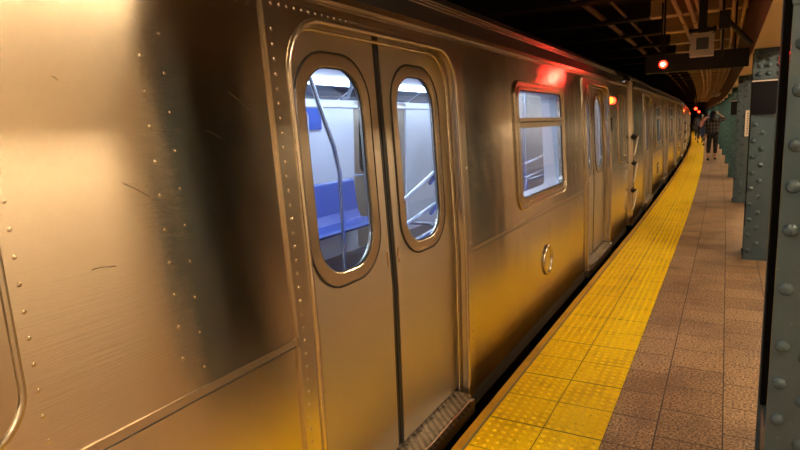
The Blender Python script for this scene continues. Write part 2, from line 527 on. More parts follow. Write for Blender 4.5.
            mb.build('gasket', M['black'], lf)
            mb = MB(); plate(mb, win, [], -.070, -.074); mb.build('window_pane', M['glass'], lf)
            mb = MB()
            e = y1 if s < 0 else y0
            for zz in ((.03,.82),(.82,1.95)):
                w_ = .028*(-s)
                ya, yb = sorted((e, e-s*.024))
                for (p0, p1) in ((side(0, zz[0], -.062), side(0, zz[1], -.062)),):
                    mb.add([(p0[0], ya, zz[0]), (p0[0], yb, zz[0]), (p0[0]-.02, yb, zz[0]), (p0[0]-.02, ya, zz[0]),
                            (p1[0], ya, zz[1]), (p1[0], yb, zz[1]), (p1[0]-.02, yb, zz[1]), (p1[0]-.02, ya, zz[1])],
                           [(0,1,5,4),(1,2,6,5),(2,3,7,6),(3,0,4,7),(0,3,2,1),(4,5,6,7)])
            mb.build('rubber_edge', M['black'], lf)
            mb = MB()
            yy = e+s*.022
            for kk in range(2): mb.dome(side(yy, .93+kk*.05, -.058), (1,0,0), .008, .004, 8, 2)
            mb.box(side(0,.95,-.058)[0]-.002, side(0,.95,-.058)[0]+.002, yy-.008, yy+.008, .92, .99)
            mb.build('edge_latch', M['trim'], lf)
        # sill plate
        mb = MB(); o_ = []
        for (x, y) in ((-.10, c-.66), (.036, c-.66), (.05, c-.63), (.05, c+.59), (.036, c+.63), (-.10, c+.64)): o_.append((x, y))
        k = len(o_)
        mb.add([(x, y, .022) for x, y in o_]+[(x, y, -.04) for x, y in o_], [tuple(range(k)), tuple(range(2*k-1, k-1, -1))]+[(i, (i+1) % k, k+(i+1) % k, k+i) for i in range(k)])
        y = c-.6
        while y < c+.6:
            mb.box(-.062, -.045, y, y+.05, .022, .03); mb.box(-.058, -.03, y+.05, y+.057, .022, .03); y += .14
        mb.build('door_sill', M['tread'], root, bevel=.004)
        mb = MB(); mb.tube([(.052, c-.62, .012), (.052, c+.585, .012)], .008, 6); mb.box(-.02, .03, c-.7, c+.7, -.12, -.04)
        mb.build('sill_lip', M['trim'], root)
    # windows
    for c in WINS:
        hin = rrect(c-.585, c+.585, 1.0, 1.765, .06)
        mb = MB(); plate(mb, WIN_OUT(c), [hin], .010, -.03)
        mb.tube(ring3(split_belt(WIN_OUT(c)), .008), .009, 8, closed=True)
        mb.tube(ring3(rrect(c-.625, c+.625, .965, 1.79, .09), .010), .006, 6, closed=True)
        wf = mb.build('window_frame', M['trim'], root)
        mb = MB()
        a = side(0, 1.535, .014)[0]
        mb.box(a-.05, a, c-.60, c+.60, 1.545, 1.572); mb.box(a-.05, a-.006, c-.60, c+.60, 1.500, 1.538)
        mb.build('transom', M['trim'], wf)
        mb = MB(); mb.box(a-.045, a-.012, c-.59, c+.59, 1.536, 1.547); mb.tube(ring3(hin, .004), .006, 6, closed=True); mb.build('gasket', M['black'], wf)
        mb = MB(); plate(mb, hin, [], -.012, -.016); mb.build('window_pane', M['glass'], wf)
        for far_c in (0,):
            mb = MB(); plate(mb, WIN_OUT(c), [hin], .010, -.03, True); w2 = mb.build('window_frame', M['trim'], root)
            mb = MB(); mb.box(-W_CAR+.02, -W_CAR+.07, c-.60, c+.60, 1.50, 1.57); mb.build('transom', M['grey_in'], w2)
            mb = MB(); plate(mb, hin, [], -.012, -.016, True); mb.build('window_pane', M['glass'], w2)
    # far side doors (seen through the glass)
    for c in DOORS:
        for s in (-1, 1):
            y0, y1 = (c-.70, c-.01) if s < 0 else (c+.01, c+.70)
            wc = c+s*.335; win = rrect(wc-.187, wc+.187, .98, 1.775, .145, 6)
            mb = MB(); plate(mb, [(y0, .0), (y1, .0), (y1, 1.95), (y0, 1.95)], [win], -.058, -.085, True); lf = mb.build('door_leaf', M['leaf'], root)
            mb = MB(); plate(mb, win, [], -.070, -.074, True); mb.build('window_pane', M['glass'], lf)
    # round covers below the windows
    for c in (-4.63, 4.63):
        mb = MB(); ctr = side(c+.05, .42, .004); R0 = .115
        mb.tube([(ctr[0], ctr[1]+R0*math.cos(2*PI*k/28), ctr[2]+R0*math.sin(2*PI*k/28)) for k in range(28)], .014, 8, closed=True)
        vs = [(ctr[0]+.002, ctr[1]+R0*math.cos(2*PI*k/28), ctr[2]+R0*math.sin(2*PI*k/28)) for k in range(28)]
        mb.add(vs, [tuple(range(28))])
        mb.build('round_cover', M['trim'], root)
    # end section fittings
    for s in (-1, 1):
        y = s*7.80
        if s < 0: continue
        mb = MB(); mb.box(-.05, -.028, y-.20, y+.20, 1.735, 1.805); hb = mb.build('indicator_housing', M['trim'], root, bevel=.006)
        for k, (dy, mm) in enumerate(((-.11, M['amber']), (.08, M['redside']))):
            mb = MB(); mb.dome((-.029, y+dy, 1.77), (1,0,0), .042, .03, 12, 4); mb.build('indicator_lens', mm, hb)
        mb = MB(); mb.box(-.035, -.002, y-.12, y-.02, 1.40, 1.56); mb.build('call_box', M['dark'], root, bevel=.005)
        lp = rrect(s*8.55-.28, s*8.55+.28, .95, 1.86, .14)
        mb = MB(); mb.tube(ring3(lp, .003), .007, 6, closed=True); plate(mb, lp, [], .004, -.01); mb.build('cab_window_cover', M['skin'], root)
    # grab rods beside the gap between cars (on the end that faces the camera's car)
    for zz in (1.26, .86, .44):
        mb = MB(); mb.tube([(-.02, -L-.06, zz), (.03, -L-.07, zz), (.045, -L-.07, zz)], .022, 8); mb.dome((-.01, -L-.02, zz), (1,0,0), .05, .025, 12, 3)
        hb = mb.build('grab_rod_bracket', M['dark'], root)
        mb = MB(); mb.tube([(.045, -L-.06, zz), (.045, -L-.16, zz-.06), (.035, -L-.32, zz-.22), (.02, -L-.34, zz-.27)], .014, 8); mb.build('grab_rod', M['bright'], hb)
    # interior
    mb = MB(); mb.box(-2.93, -.09, -L, L, -.02, .02); mb.build('interior_floor', M['floor_in'], root)
    mb = MB(); mb.box(-2.93, -.11, -L, L, 2.08, 2.10)
    for far in (False, True):   # coved shoulders
        fx = (lambda x: x) if not far else (lambda x: -W_CAR-x)
        vs = [(fx(-.13), -L, 1.90), (fx(-.45), -L, 2.08), (fx(-.13), L, 1.90), (fx(-.45), L, 2.08)]
        mb.add(vs, [(0, 1, 3, 2)])
    mb.build('interior_ceiling', M['white_in'], root)
    for far in (False, True):
        mb = MB()
        holes = [rrect(c-.62, c+.62, .97, 1.78, .07) for c in WINS]+[rrect(c-.69, c+.69, .02, 1.90, .05) for c in DOORS]
        plate(mb, [(-L+.05, .0), (L-.05, .0), (L-.05, 2.05), (-L+.05, 2.05)], holes, -.09, -.12, far)
        mb.build('interior_lining', M['white_in'], root)
        fx = (lambda x: x) if not far else (lambda x: -W_CAR-x)
        mb = MB(); xa, xb = sorted((fx(-.52), fx(-.62))); mb.box(xa, xb, -8.9, 8.9, 2.03, 2.075); mb.build('light_strip', M['tube'], root)
        # dark glazed advertising panels on the coved shoulder
        yk = -8.9
        while yk < 8.6:
            mb = MB(); a = [(fx(-.16), yk+.02, 1.925), (fx(-.16), yk+.83, 1.925), (fx(-.38), yk+.83, 2.05), (fx(-.38), yk+.02, 2.05)]
            mb.add(a+[(x+(.012 if far else -.012), y, z-.012) for x, y, z in a], [(0,1,2,3),(7,6,5,4),(0,4,5,1),(1,5,6,2),(2,6,7,3),(3,7,4,0)])
            mb.build('advertising_panel', M['adpanel'], root); yk += .87
        mb = MB(); xa, xb = sorted((fx(-.12), fx(-.185))); mb.box(xa, xb, -8.9, 8.9, 1.825, 1.855); mb.build('ledge', M['white_in'], root)
        for c in WINS:   # deep white reveals round the windows
            lp = rrect(c-.605, c+.605, .985, 1.775, .07); a = ring3(lp, -.02, far); b_ = ring3(lp, -.17, far); n_ = len(lp)
            mb = MB(); mb.add(a+b_, [(k, (k+1) % n_, n_+(k+1) % n_, n_+k) for k in range(n_)]); mb.build('window_reveal', M['white_in'], root)
        # benches
        for y0, y1 in ((-6.13, -3.1), (-1.5, 1.5), (3.1, 6.13)):
            prf = [(-.16,.38),(-.62,.42),(-.66,.46),(-.60,.475),(-.24,.455),(-.19,.56),(-.155,.92),(-.13,.95)]
            mb = MB(); k = len(prf)
            vs = [(fx(x), y0, z) for x, z in prf]+[(fx(x), y1, z) for x, z in prf]
            mb.add(vs, [(i, (i+1) % k, k+(i+1) % k, k+i) for i in range(k)]+[tuple(range(k)), tuple(range(2*k-1, k-1, -1))])
            bn = mb.build('bench', M['blue'], root, bevel=.01)
            for yy in (y0, y1):
                mb = MB(); s_ = 1 if yy == y1 else -1
                pts = [(fx(-.14), yy+s_*.03, .98), (fx(-.45), yy+s_*.03, .98), (fx(-.62), yy+s_*.03, .93), (fx(-.64), yy+s_*.03, .5)]
                mb.tube(pts, .016, 8)
                mb.tube([(fx(-.64), yy+s_*.03, .02), (fx(-.64), yy+s_*.03, 2.08)], .017, 8)
                mb.build('seat_end_rail', M['chrome'], root)
    # triple rails beside the doorway and behind the window
    for ya, yb, zz in ((2.60, 3.20, ((1.10, 1.275), (.985, 1.09), (.885, .94))), (4.90, 5.70, ((1.185, 1.248), (1.065, 1.112), (.93, .965)))):
        for k, (za, zb) in enumerate(zz):
            mb = MB(); mb.tube([(-.26, ya, za), (-.26, yb-.06, zb-.006), (-.28, yb, zb-.03), (-.33, yb+.03, zb-.08)], .013, 8); mb.build('guard_rail', M['chrome'], root)
    mb = MB(); mb.box(-2.862, -2.845, 5.06, 5.50, 1.57, 1.81); mb.build('poster', M['poster'], root)
    for s in (-1, 1):
        x = -1.51
        mb = MB(); mb.tube([(x, s*3.93, .02), (x, s*3.94, 1.2), (x, s*3.88, 1.42), (x, s*3.73, 1.72), (x, s*3.58, 2.08)], .019, 8); mb.build('grab_pole', M['chrome'], root)
        mb = MB(); mb.tube([(x, s*4.19, 2.08), (x, s*4.18, 1.9), (x, s*4.12, 1.81), (x, s*4.02, 1.80)], .015, 8); mb.build('grab_loop', M['grey_in'], root)
    for c in DOORS:
        mb = MB(); x = -W_CAR/2
        mb.tube([(x, c, .02), (x, c, 1.35), (x+.05, c, 1.6), (x+.22, c, 2.09)], .019, 8)
        mb.tube([(x, c, 1.35), (x-.05, c, 1.6), (x-.22, c, 2.09)], .019, 8)
        mb.build('grab_pole', M['chrome'], root)
    return root

car = build_car()
XB = -1.24
cars = []
for (ya, za, yb, zb) in [(0.976, 1.432, 1.094, 1.359), (0.866, 1.242, 0.926, 1.24), (1.353, 1.66, 1.435, 1.609), (1.249, 1.552, 1.308, 1.528), (0.847, 1.675, 0.86, 1.671), (1.152, 1.557, 1.168, 1.554)]:   # light scratches on the nearest panel
    n_ = 5; mb = MB(); pts = []
    for k in range(n_):
        t = k/(n_-1); y = ya+(yb-ya)*t; z = za+(zb-za)*t+.002*math.sin(t*5); pts.append((prof(z)+.0003, y, z))
    mb.tube(pts, .0009, 4); mb.build('scratch', M['scratch'], car)
y_start = -9.41 + .0   # near end of the first car (world Y of its centre is -0.11)
labels = ['stainless steel subway car nearest the viewer, filling the left of the picture',
          'second subway car of the train, coupled beyond the nearest car',
          'third subway car of the train, small beside the walking person in plaid',
          'fourth subway car of the train, far away beneath the red lights',
          'fifth subway car of the train, where the platform bends',
          'sixth and farthest subway car, at the end of the platform']
LC = 18.72
for i, lb in enumerate(labels):
    c = car if i == 0 else copy_tree(car)
    yc = -.11+i*LC
    ya, yb = yc-6.5, yc+6.5
    xa, xb = -off(ya), -off(yb)
    if i == 0: xa = xb = 0
    ang = math.atan2(-(xb-xa), yb-ya)
    c.location = (XB+(xa+xb)/2, yc, 0); c.rotation_euler = (0, 0, ang)
    tag(c, lb, 'subway car', 'cars of the stainless steel train'); cars.append(c)
# orange destination display behind the glass of the second car
mb = MB(); mb.box(-.10, -.075, -4.63-.35, -4.63+.15, 1.60, 1.74)
dd = mb.build('destination_display', M['led'], cars[1])
tag(dd, 'small orange lit display')

# ------------------------------------------------------------------ platform
def ribbon(name, x0, x1, ys, m, z=0.0, thick=None, uvo=(0,0), x1c=True, kind='structure'):
    vs = []; uvs = []; fs = []
    for Y in ys:
        o = off(Y)
        xr = x1-o if x1c else x1
        for (x, u) in ((x0-o, x0), (xr, xr+o)):
            vs.append((x, Y, z)); uvs.append((Y-uvo[1], u-uvo[0]))
    n = len(ys)
    for i in range(n-1): fs.append((2*i, 2*i+1, 2*i+3, 2*i+2))
    if thick:
        b = len(vs)
        for Y in ys:
            o = off(Y); xr = x1-o if x1c else x1
            for (x, u) in ((x0-o, x0), (xr, xr+o)): vs.append((x, Y, z-thick)); uvs.append((Y-uvo[1], u-uvo[0]))
        for i in range(n-1):
            fs.append((b+2*i, 2*i, 2*i+2, b+2*i+2)); fs.append((2*i+1, b+2*i+1, b+2*i+3, 2*i+3)); fs.append((b+2*i+1, b+2*i, b+2*i+2, b+2*i+3))
    mb = MB(); mb.add(vs, fs); o = mb.build(name, m, uvs=uvs)
    if kind: o['kind'] = kind
    return o
YS = [-8+ .75*k for k in range(190)]
XR = 5.2
ribbon('floor', -.46, XR, YS, M['floor'], 0, 1.1, uvo=(-.242-.288*4, 3.28-.305*40), x1c=False)
ribbon('trim_1', -1.035, -.46, YS, M['yellow'], .001, .2, uvo=(-1.035, 2.67-.61*40))
ribbon('trim_2', -1.046, -1.035, YS, M['joint'], -.001, .2)
ribbon('trim_3', -1.09, -1.046, YS, M['yellow_edge'], 0, .25)
ribbon('trim_4', -1.05, -.9, YS, M['conc_dark'], -.24, .9)
# raised domes of the tactile strip
mb = MB(); uvs = None
sp = .0479
yk = 2.67-.305*5+.0254
n6 = 7
while yk < 26:
    o = off(yk)
    for i in range(12):
        x = -1.035+sp*(i+.5)
        lod = yk < 9
        n = 8 if lod else 5
        c = (x-o, yk, .001); r0, r1, h = .0130, .0078, .0070
        vs = [(c[0]+r0*math.cos(2*PI*k/n), c[1]+r0*math.sin(2*PI*k/n), c[2]) for k in range(n)]
        if lod: vs += [(c[0]+r0*.88*math.cos(2*PI*k/n), c[1]+r0*.88*math.sin(2*PI*k/n), c[2]+h*.6) for k in range(n)]
        vs += [(c[0]+r1*math.cos(2*PI*k/n), c[1]+r1*math.sin(2*PI*k/n), c[2]+h) for k in range(n)]
        L_ = 3 if lod else 2; fs = []
        for j in range(L_-1):
            for k in range(n): fs.append((j*n+k, j*n+(k+1) % n, (j+1)*n+(k+1) % n, (j+1)*n+k))
        fs.append(tuple((L_-1)*n+k for k in range(n)))
        mb.add(vs, fs, lod)
    yk += .305/6
M['dome'] = yellow_mat('worn yellow domes', False, (1.0,.69,.004), (.68,.38,.004))
mb.keep = True
o = mb.build('trim_5', M['dome']); o['kind'] = 'structure'
# trackbed, tunnel walls, ceiling
mb = MB(); mb.box(-6.5, -.95, -12, 130, -1.4, -1.2); struct('trackbed', mb, M['conc_dark']).name = 'trim_6'
mb = MB(); mb.box(-9.7, -9.5, -12, 134, -1.4, 3.4); struct('wall_left', mb, M['ceil_dark'])
mb = MB(); mb.box(-9.5, -6.5, -12, 134, -1.4, -1.2); struct('trim_7', mb, M['conc_dark'])
mb = MB(); mb.box(XR, XR+.2, -12, 134, -.2, 3.2); struct('wall_right', mb, M['walltile'])
mb = MB(); mb.box(2.6, 3.6, 4.16, 6.2, 0, 2.9); struct('added_dark_block', mb, M['conc_dark'])  # unseen dark block added so the car side reflects a dark band
mb = MB(); mb.box(2.6, 3.6, -5.0, 4.15, 0, 2.9); struct('added_tile_block', mb, M['walltile'])  # unseen tiled block added as a bright reflector for the nearest panel
mb = MB(); mb.box(-9.7, XR+.2, -12.2, -12, -1.4, 3.4); struct('wall_back', mb, M['ceil_dark'])
mb = MB(); mb.box(-9.7, XR+.2, 134, 134.2, -1.4, 3.4); struct('wall_front', mb, M['ceil_dark'])
def ceil_ribbon(name, x0, x1, m, z):
    vs = []; fs = []
    ys = [-12+2*k for k in range(74)]
    for Y in ys:
        o = off(Y)
        for x, zz in ((x0-o, z), (x1-o, z), (x0-o, z+.15), (x1-o, z+.15)): vs.append((x, Y, zz))
    for i in range(len(ys)-1):
        a = 4*i; b = a+4
        fs += [(a, b, b+1, a+1), (a+2, a+3, b+3, b+2), (a, a+2, b+2, b), (a+1, b+1, b+3, a+3)]
    mb = MB(); mb.add(vs, fs); return struct(name, mb, m)
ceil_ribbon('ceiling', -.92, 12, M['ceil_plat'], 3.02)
c2 = ceil_ribbon('ceiling', -10, -.92, M['ceil_dark'], 3.02)  # ceiling over the track, darker than over the platform
# cross beams
ordn = ['first','second','third','fourth','fifth','sixth','seventh','eighth','ninth','tenth','eleventh','twelfth','thirteenth','fourteenth','fifteenth','sixteenth','seventeenth','eighteenth','nineteenth','twentieth']
k = 0; yb = 3.57
while yb < 62:
    o = off(yb)
    r = empty('ceiling_beam', (-.92-o, yb, 2.8))
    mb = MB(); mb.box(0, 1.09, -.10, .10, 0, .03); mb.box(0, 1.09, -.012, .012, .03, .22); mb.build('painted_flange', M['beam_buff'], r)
    mb = MB(); mb.box(-6, 0, -.10, .10, 0, .03); mb.box(-6, 0, -.012, .012, .03, .22); mb.build('dark_flange', M['beam_dark'], r)  # beam half over the track near black, platform half buff
    vis = k-3
    lab = 'steel cross beam under the ceiling, '+(ordn[vis]+' in view counted from the viewer' if 0 <= vis < 4 else 'farther along the platform beyond the white hanging box')
    tag(r, lab, 'ceiling beam', 'cross beams under the ceiling'); yb += 1.6; k += 1
# longitudinal girder spans over the columns
cy = [2.33, 6.95, 11.55, 16.3]+[16.3+4.65*k for k in range(1, 14)]
ends = [-4.0]+[y+.245 for y in cy]
for gi in range(len(ends)-1):
    a0, a1 = ends[gi]+.004, ends[gi+1]-.004
    vs = []; n_ = 6
    for k in range(n_):
        Y = a0+(a1-a0)*k/(n_-1); o = off(Y)+.04*min(1, max(0, (Y-7)/4))
        for x, z in ((.20,2.172),(.62,2.172),(.62,3.015),(.20,3.015)): vs.append((x-o, Y, z))
    fs = [(0,1,2,3), tuple(4*(n_-1)+q for q in (3,2,1,0))]
    for i in range(n_-1):
        a = 4*i
        for q in range(4): fs.append((a+q, a+(q+1) % 4, a+4+(q+1) % 4, a+4+q))
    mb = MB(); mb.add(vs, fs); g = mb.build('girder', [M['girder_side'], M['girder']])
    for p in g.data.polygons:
        if p.normal.z < -.5: p.material_index = 1  # underside buff, other faces dark brown
    tag(g, ('brown sided girder span with buff underside, reaching from the %s to the %s column' % (ordn[gi-1], ordn[gi])) if gi else 'brown sided girder span behind the viewer, ending at the nearest column', 'girder', 'girder spans over the columns')

# ------------------------------------------------------------------ columns
def column(idx, X, Y, det):
    paint = M['green'] if idx in (0, 1) else M['teal'] if idx > 2 else M['green']
    lab = ['green grey riveted steel column cut off by the right edge of the picture',
           'second green riveted column, with a black sign panel near its top',
           'third riveted column, carrying a tall white sign strip',
           'fourth riveted column, teal green with a black panel near its top',
           'fifth riveted column, just right of the walking person in plaid'][idx] if idx < 5 else 'small distant green column, %s in the row from the viewer' % (ordn[idx] if idx < 20 else 'farthest')
    r = empty('steel_column', (X, Y, 0)); tag(r, lab, 'column', 'riveted columns along the platform')
    D = .49; Wd = .35
    cols = [.034, .105, .245, .316]
    def riv(mb, x, z, yy, n): mb.dome((x, yy, z), (0, n, 0), .026, .020, 12 if det else 6, 4 if det else 2)
    zs1 = [.43,.57,.71,.92,1.13,1.28,1.42] if idx == 0 else None
    def rows():
        out = []
        for ci, cx in enumerate(cols):
            st = .0 if ci in (0, 3) else .08
            z = .10+st; 
            if idx == 0 and ci == 0: zz = [.12,.27]+zs1+[1.60,1.75,1.9,2.04]
            else:
                zz = []
                while z < 2.12: zz.append(z); z += .165
            for q in zz:
                if not (1.5 < q < 1.87 and idx in (1, 3)): out.append((cx, q))
        return out
    for fy, nm, sg in ((0, 'front_flange', -1), (D-.016, 'rear_flange', 1)):
        mb = MB(); mb.box(0, Wd, fy, fy+.016, 0, 2.17)
        for xa in (.015, Wd-.115):   # angle legs behind the plate
            mb.box(xa, xa+.10, (fy+.016 if sg < 0 else fy-.012), (fy+.028 if sg < 0 else fy), 0, 2.17)
        if not (idx == 0 and sg < 0):
            for (cx, q) in rows():
                if sg < 0 or idx < 3: riv(mb, cx, q, fy if sg < 0 else fy+.016, sg)
        fl = mb.build(nm, paint, r)
        if idx == 0 and sg < 0:
            proto = None
            for (cx, q) in rows():
                if proto is None:
                    mb = MB(); mb.dome((0,0,0), (0,-1,0), .0235, .018, 14, 5); proto = mb.build('rivet', paint, fl); rv = proto
                else: rv = proto.copy(); COL.objects.link(rv); rv.parent = fl
                rv.location = (cx, 0, q)
    mb = MB(); mb.box(Wd/2-.008, Wd/2+.008, .028, D-.028, 0, 2.17); mb.build('web', paint if idx > 2 else M['web_shade'], r)
    mb = MB(); mb.box(-.012, Wd+.012, -.012, D+.012, 0, .02); mb.box(.012, .03, .03, D-.03, .02, .29); mb.box(Wd-.03, Wd-.012, .03, D-.03, .02, .29)
    mb.build('base', paint, r)
    mb = MB(); mb.box(-.004, Wd+.004, -.01, 0, 1.875, 2.16)
    for cx in (.05,.13,.22,.30):
        for q in (1.92, 2.00, 2.06, 2.12): riv(mb, cx, q, -.01, -1)
    mb.box(-.004, Wd+.004, -.014, -.01, 1.965, 1.972)
    mb.build('head_plate', paint, r)
    mb = MB(); mb.box(.004, .06, D-.09, D-.018, .295, 2.16); mb.build('recess_shade', M['matte'], r)  # black strip added, standing in for the shade inside the column recess
    return r
M['web_shade'] = mat('shade coloured column web', (.02,.022,.02), .6)  # near column webs coloured almost black for the shade between the flanges
cxs = [.171, .21]
for i, Y in enumerate(cy):
    X = cxs[i] if i < 2 else .165-off(Y)
    column(i, X, Y, i < 2)
    if i in (1, 3):
        r = empty('column_sign', (X, Y-.022, 1.52)); tag(r, 'black enamel sign panel on the %s column' % ordn[i], 'sign', 'black panels on the columns')
        mb = MB(); mb.box(-.01, .36, -.016, .0, 0, .325); mb.build('panel', M['signblack'], r, bevel=.003)
        mb = MB(); mb.box(-.01, .36, -.020, .0, .325, .337); mb.build('top_rail', M['box_white'], r)
    if i in (2, 5, 6):
        r = empty('platform_sign', (X+.125, Y-.03, 1.15)); tag(r, 'tall narrow white sign strip fixed to the %s column' % ordn[i], 'sign', 'white sign strips on the columns')
        mb = MB(); mb.box(0, .075, -.006, .008, 0, .44); mb.build('strip', M['signwhite'], r)
        if i == 2:
            mb = MB()
            for k in range(9): mb.box(.03, .045, -.009, -.006, .04+k*.042, .06+k*.042)
            mb.build('lettering', M['wallink'], r)

# ------------------------------------------------------------------ conduits and hung equipment
def conduit(x, y0, y1, z, r, m, lab, drop=None, strap=True):
    mb = MB(); pts = []
    y = y0
    while y <= y1: pts.append((x-off(y), y, z)); y += 1.0
    mb.tube(pts, r, 8)
    y = y0+.4
    while y < min(y1, 30): mb.tube([(x-off(y), y-.02, z), (x-off(y), y+.02, z)], r*1.45, 8); y += 3.2
    o = mb.build('conduit', m); tag(o, lab, 'conduit', 'conduits under the ceiling'); return o
for x, r, lab in ((-.56,.026,'tan ceiling conduit, leftmost of those over the platform'), (-.43,.026,'tan ceiling conduit, second from the left over the platform'),
                  (-.345,.022,'tan ceiling conduit passing behind the white hanging box'), (-.12,.018,'thin tan ceiling conduit just right of the white hanging box'),
                  (.015,.022,'tan ceiling conduit, second from the brown girder'), (.125,.022,'tan ceiling conduit nearest the brown girder')):
    conduit(x, 2, 46, 2.765, r, M['conduit'], lab)
cd = conduit(-1.50, 3, 40, 2.86, .035, M['conduit_dark'], 'thick brown conduit hanging on rods above the train')
mb = MB()
for k in range(14): mb.tube([(0, k*2.3, 0), (0, k*2.3, .16)], .008, 6)
cd2 = conduit(-1.22, 3, 40, 2.86, .018, M['conduit_dark'], 'thin brown conduit beside the thick one above the train')
for k in range(12):
    y = 4.2+k*2.3; mb = MB(); mb.tube([(-1.50-off(y), y, 2.86), (-1.50-off(y), y, 3.02)], .009, 6); mb.build('hanger_rod', M['conduit_dark'], cd)
    mb = MB(); mb.tube([(-1.22-off(y), y+.6, 2.86), (-1.22-off(y), y+.6, 3.02)], .007, 6); mb.build('hanger_rod', M['conduit_dark'], cd2)

# white hanging box
Yb = 7.0
r = empty('monitor_box', (-.258, Yb, 2.155)); tag(r, 'white hanging box with a small dark square screen facing the viewer', 'monitor')
mb = MB(); mb.box(-.125, .10, 0, .16, 0, .235); mb.build('case', M['box_white'], r, bevel=.006)
mb = MB(); mb.box(-.063, .053, -.004, .003, .065, .185); mb.build('screen', M['screen'], r)
mb = MB()
for dx in (-.115, .088):
    for dz in (.012, .12, .222): mb.dome((dx, -.001, dz), (0,-1,0), .006, .004, 6, 2)
mb.build('screws', M['dark'], r)
mb = MB(); mb.box(-.05, .03, .04, .12, .235, .8); mb.box(-.14, .12, .03, .13, .255, .285)
for dx in (-.12, -.04, .04, .10): mb.tube([(dx, .08, .235), (dx, .08, .30)], .012, 6)
mb.build('bracket', M['black'], r)
# black hanging sign board
Ys = 7.55
r = empty('hanging_sign', (-.36, Ys, 2.05)); tag(r, 'long black sign board hung across the platform beside the red lamp', 'sign')
mb = MB(); mb.box(-.52, .54, 0, .09, 0, .20); mb.build('board', M['black'], r, bevel=.006)
for dx in (-.35, .4):
    mb = MB(); mb.tube([(dx, .045, .2), (dx, .045, .8)], .012, 6); mb.build('hanger_rod', M['black'], r)
# red signal lamp
r = empty('signal_lamp', (-.672, 7.4, 2.135)); tag(r, 'glowing red signal lamp hanging over the platform edge', 'signal lamp')
mb = MB(); mb.tube([(0,.02,0), (0,.13,0)], .06, 16); mb.tube([(0,.08,.05), (0,.08,.88)], .012, 6); mb.build('housing', M['black'], r)
mb = MB(); mb.tube([(0,-.006,0), (0,.02,0)], [.036,.042], 16); mb.build('lens', M['red'], r)
mb = MB(); mb.dome((0,-.006,0), (0,-1,0), .020, .01, 12, 4); mb.build('bulb', M['redcore'], r)
L = bpy.data.lights.new('signal_glow', 'SPOT'); L.energy = 7; L.color = (1, .02, .01); L.shadow_soft_size = .05; L.spot_size = math.radians(105); L.spot_blend = .5
lo = bpy.data.objects.new('signal_glow', L); COL.objects.link(lo); lo.parent = r; lo.location = (-.0, -.12, 0); lo.rotation_euler = (math.radians(86), 0, math.radians(166))
# black speaker with slanting brace
r = empty('brace_bracket', (-.06, 6.2, 2.25)); tag(r, 'black hanging bracket with a slanting brace arm down to the girder', 'bracket')
mb = MB(); mb.box(-.045, .045, 0, .12, .06, .22); mb.box(-.02, .0, .04, .07, -.18, .75); mb.build('upright', M['black'], r, bevel=.006)
mb = MB(); mb.tube([(.02,.05,.14), (.225,.28,-.07)], .022, 8); mb.build('brace', M['black'], r)
# far dome lamp
r = empty('dome_lamp', (-.50, 30.5, 2.48)); tag(r, 'small unlit dome lamp under the far ceiling above the walking person in plaid', 'lamp')
mb = MB(); mb.dome((0,0,0), (0,0,-1), .17, .13, 16, 5); mb.build('globe', M['box_white'], r)
mb = MB(); mb.tube([(0,0,0),(0,0,.07)], .2, 16); mb.tube([(0,0,.05),(0,0,.5)], .02, 8); mb.build('mount', M['fixture'], r)

# far red lamps at the train side
for i, (Y, X, z, lab) in enumerate(((40, -1.72, 1.98, 'small distant red lamp over the train, left of a pair'), (52, -2.0, 1.86, 'small distant red lamp over the train, right of a pair'))):
    r = empty('signal_lamp', (X, Y, z)); tag(r, lab, 'signal lamp', 'distant red lamps')
    mb = MB(); mb.tube([(0,.0,0),(0,.14,0)], .09, 12); mb.box(-.03, .03, .05, .1, 0, 2.9-z); mb.build('housing', M['black'], r)
    mb = MB(); mb.dome((0,0,0), (0,-1,0), .085, .05, 12, 4); mb.build('lens', M['redside'], r)

# ------------------------------------------------------------------ fluorescent fixtures of the other half of the platform
def dim_tube(r):
    for c in r.children:
        if c.name.startswith('tube'):
            c.material_slots[0].link = 'OBJECT'; c.material_slots[0].material = M['lamp_dim']
M['lamp_dim'] = mat('dimmed fluorescent tube', (1,1,1), .5, 0, (1.0,.73,.43), 34.0)  # tube of the added battens, dimmed to soften their reflection
fy = [-4.9+3.6*k for k in range(19)]
proto = None
for i, Y in enumerate(fy):
    if proto is None:
        r = empty('fluorescent_fixture'); proto = r
        mb = MB(); mb.box(-.07, .07, -.62, .62, .0, .07); mb.tube([(0,-.4,.07),(0,-.4,.52)], .01, 6); mb.tube([(0,.4,.07),(0,.4,.52)], .01, 6); mb.build('housing', M['fixture'], r)
        mb = MB(); mb.tube([(-.03,-.6,-.02),(-.03,.6,-.02)], .017, 8); mb.tube([(.03,-.6,-.02),(.03,.6,-.02)], .017, 8); mb.build('tube', M['lamp'], r)
    else: r = copy_tree(proto)
    r.location = (1.5-off(Y), Y, 2.5)
    tag(r, 'fluorescent batten hanging over the half of the platform behind the columns', 'lamp', 'fluorescent battens')

for Y, X, lb in ((1.32, -.12, 'added unseen fluorescent batten under the ceiling over the viewer'), (-1.45, -.12, 'added unseen fluorescent batten under the ceiling just behind the viewer'), (-4.05, -.12, 'added unseen fluorescent batten under the ceiling farthest behind the viewer')):  # unseen battens added for extra light and reflections on the car side
    r = copy_tree(proto); dim_tube(r); r.location = (X, Y, 2.50); tag(r, lb, 'lamp', 'fluorescent battens')

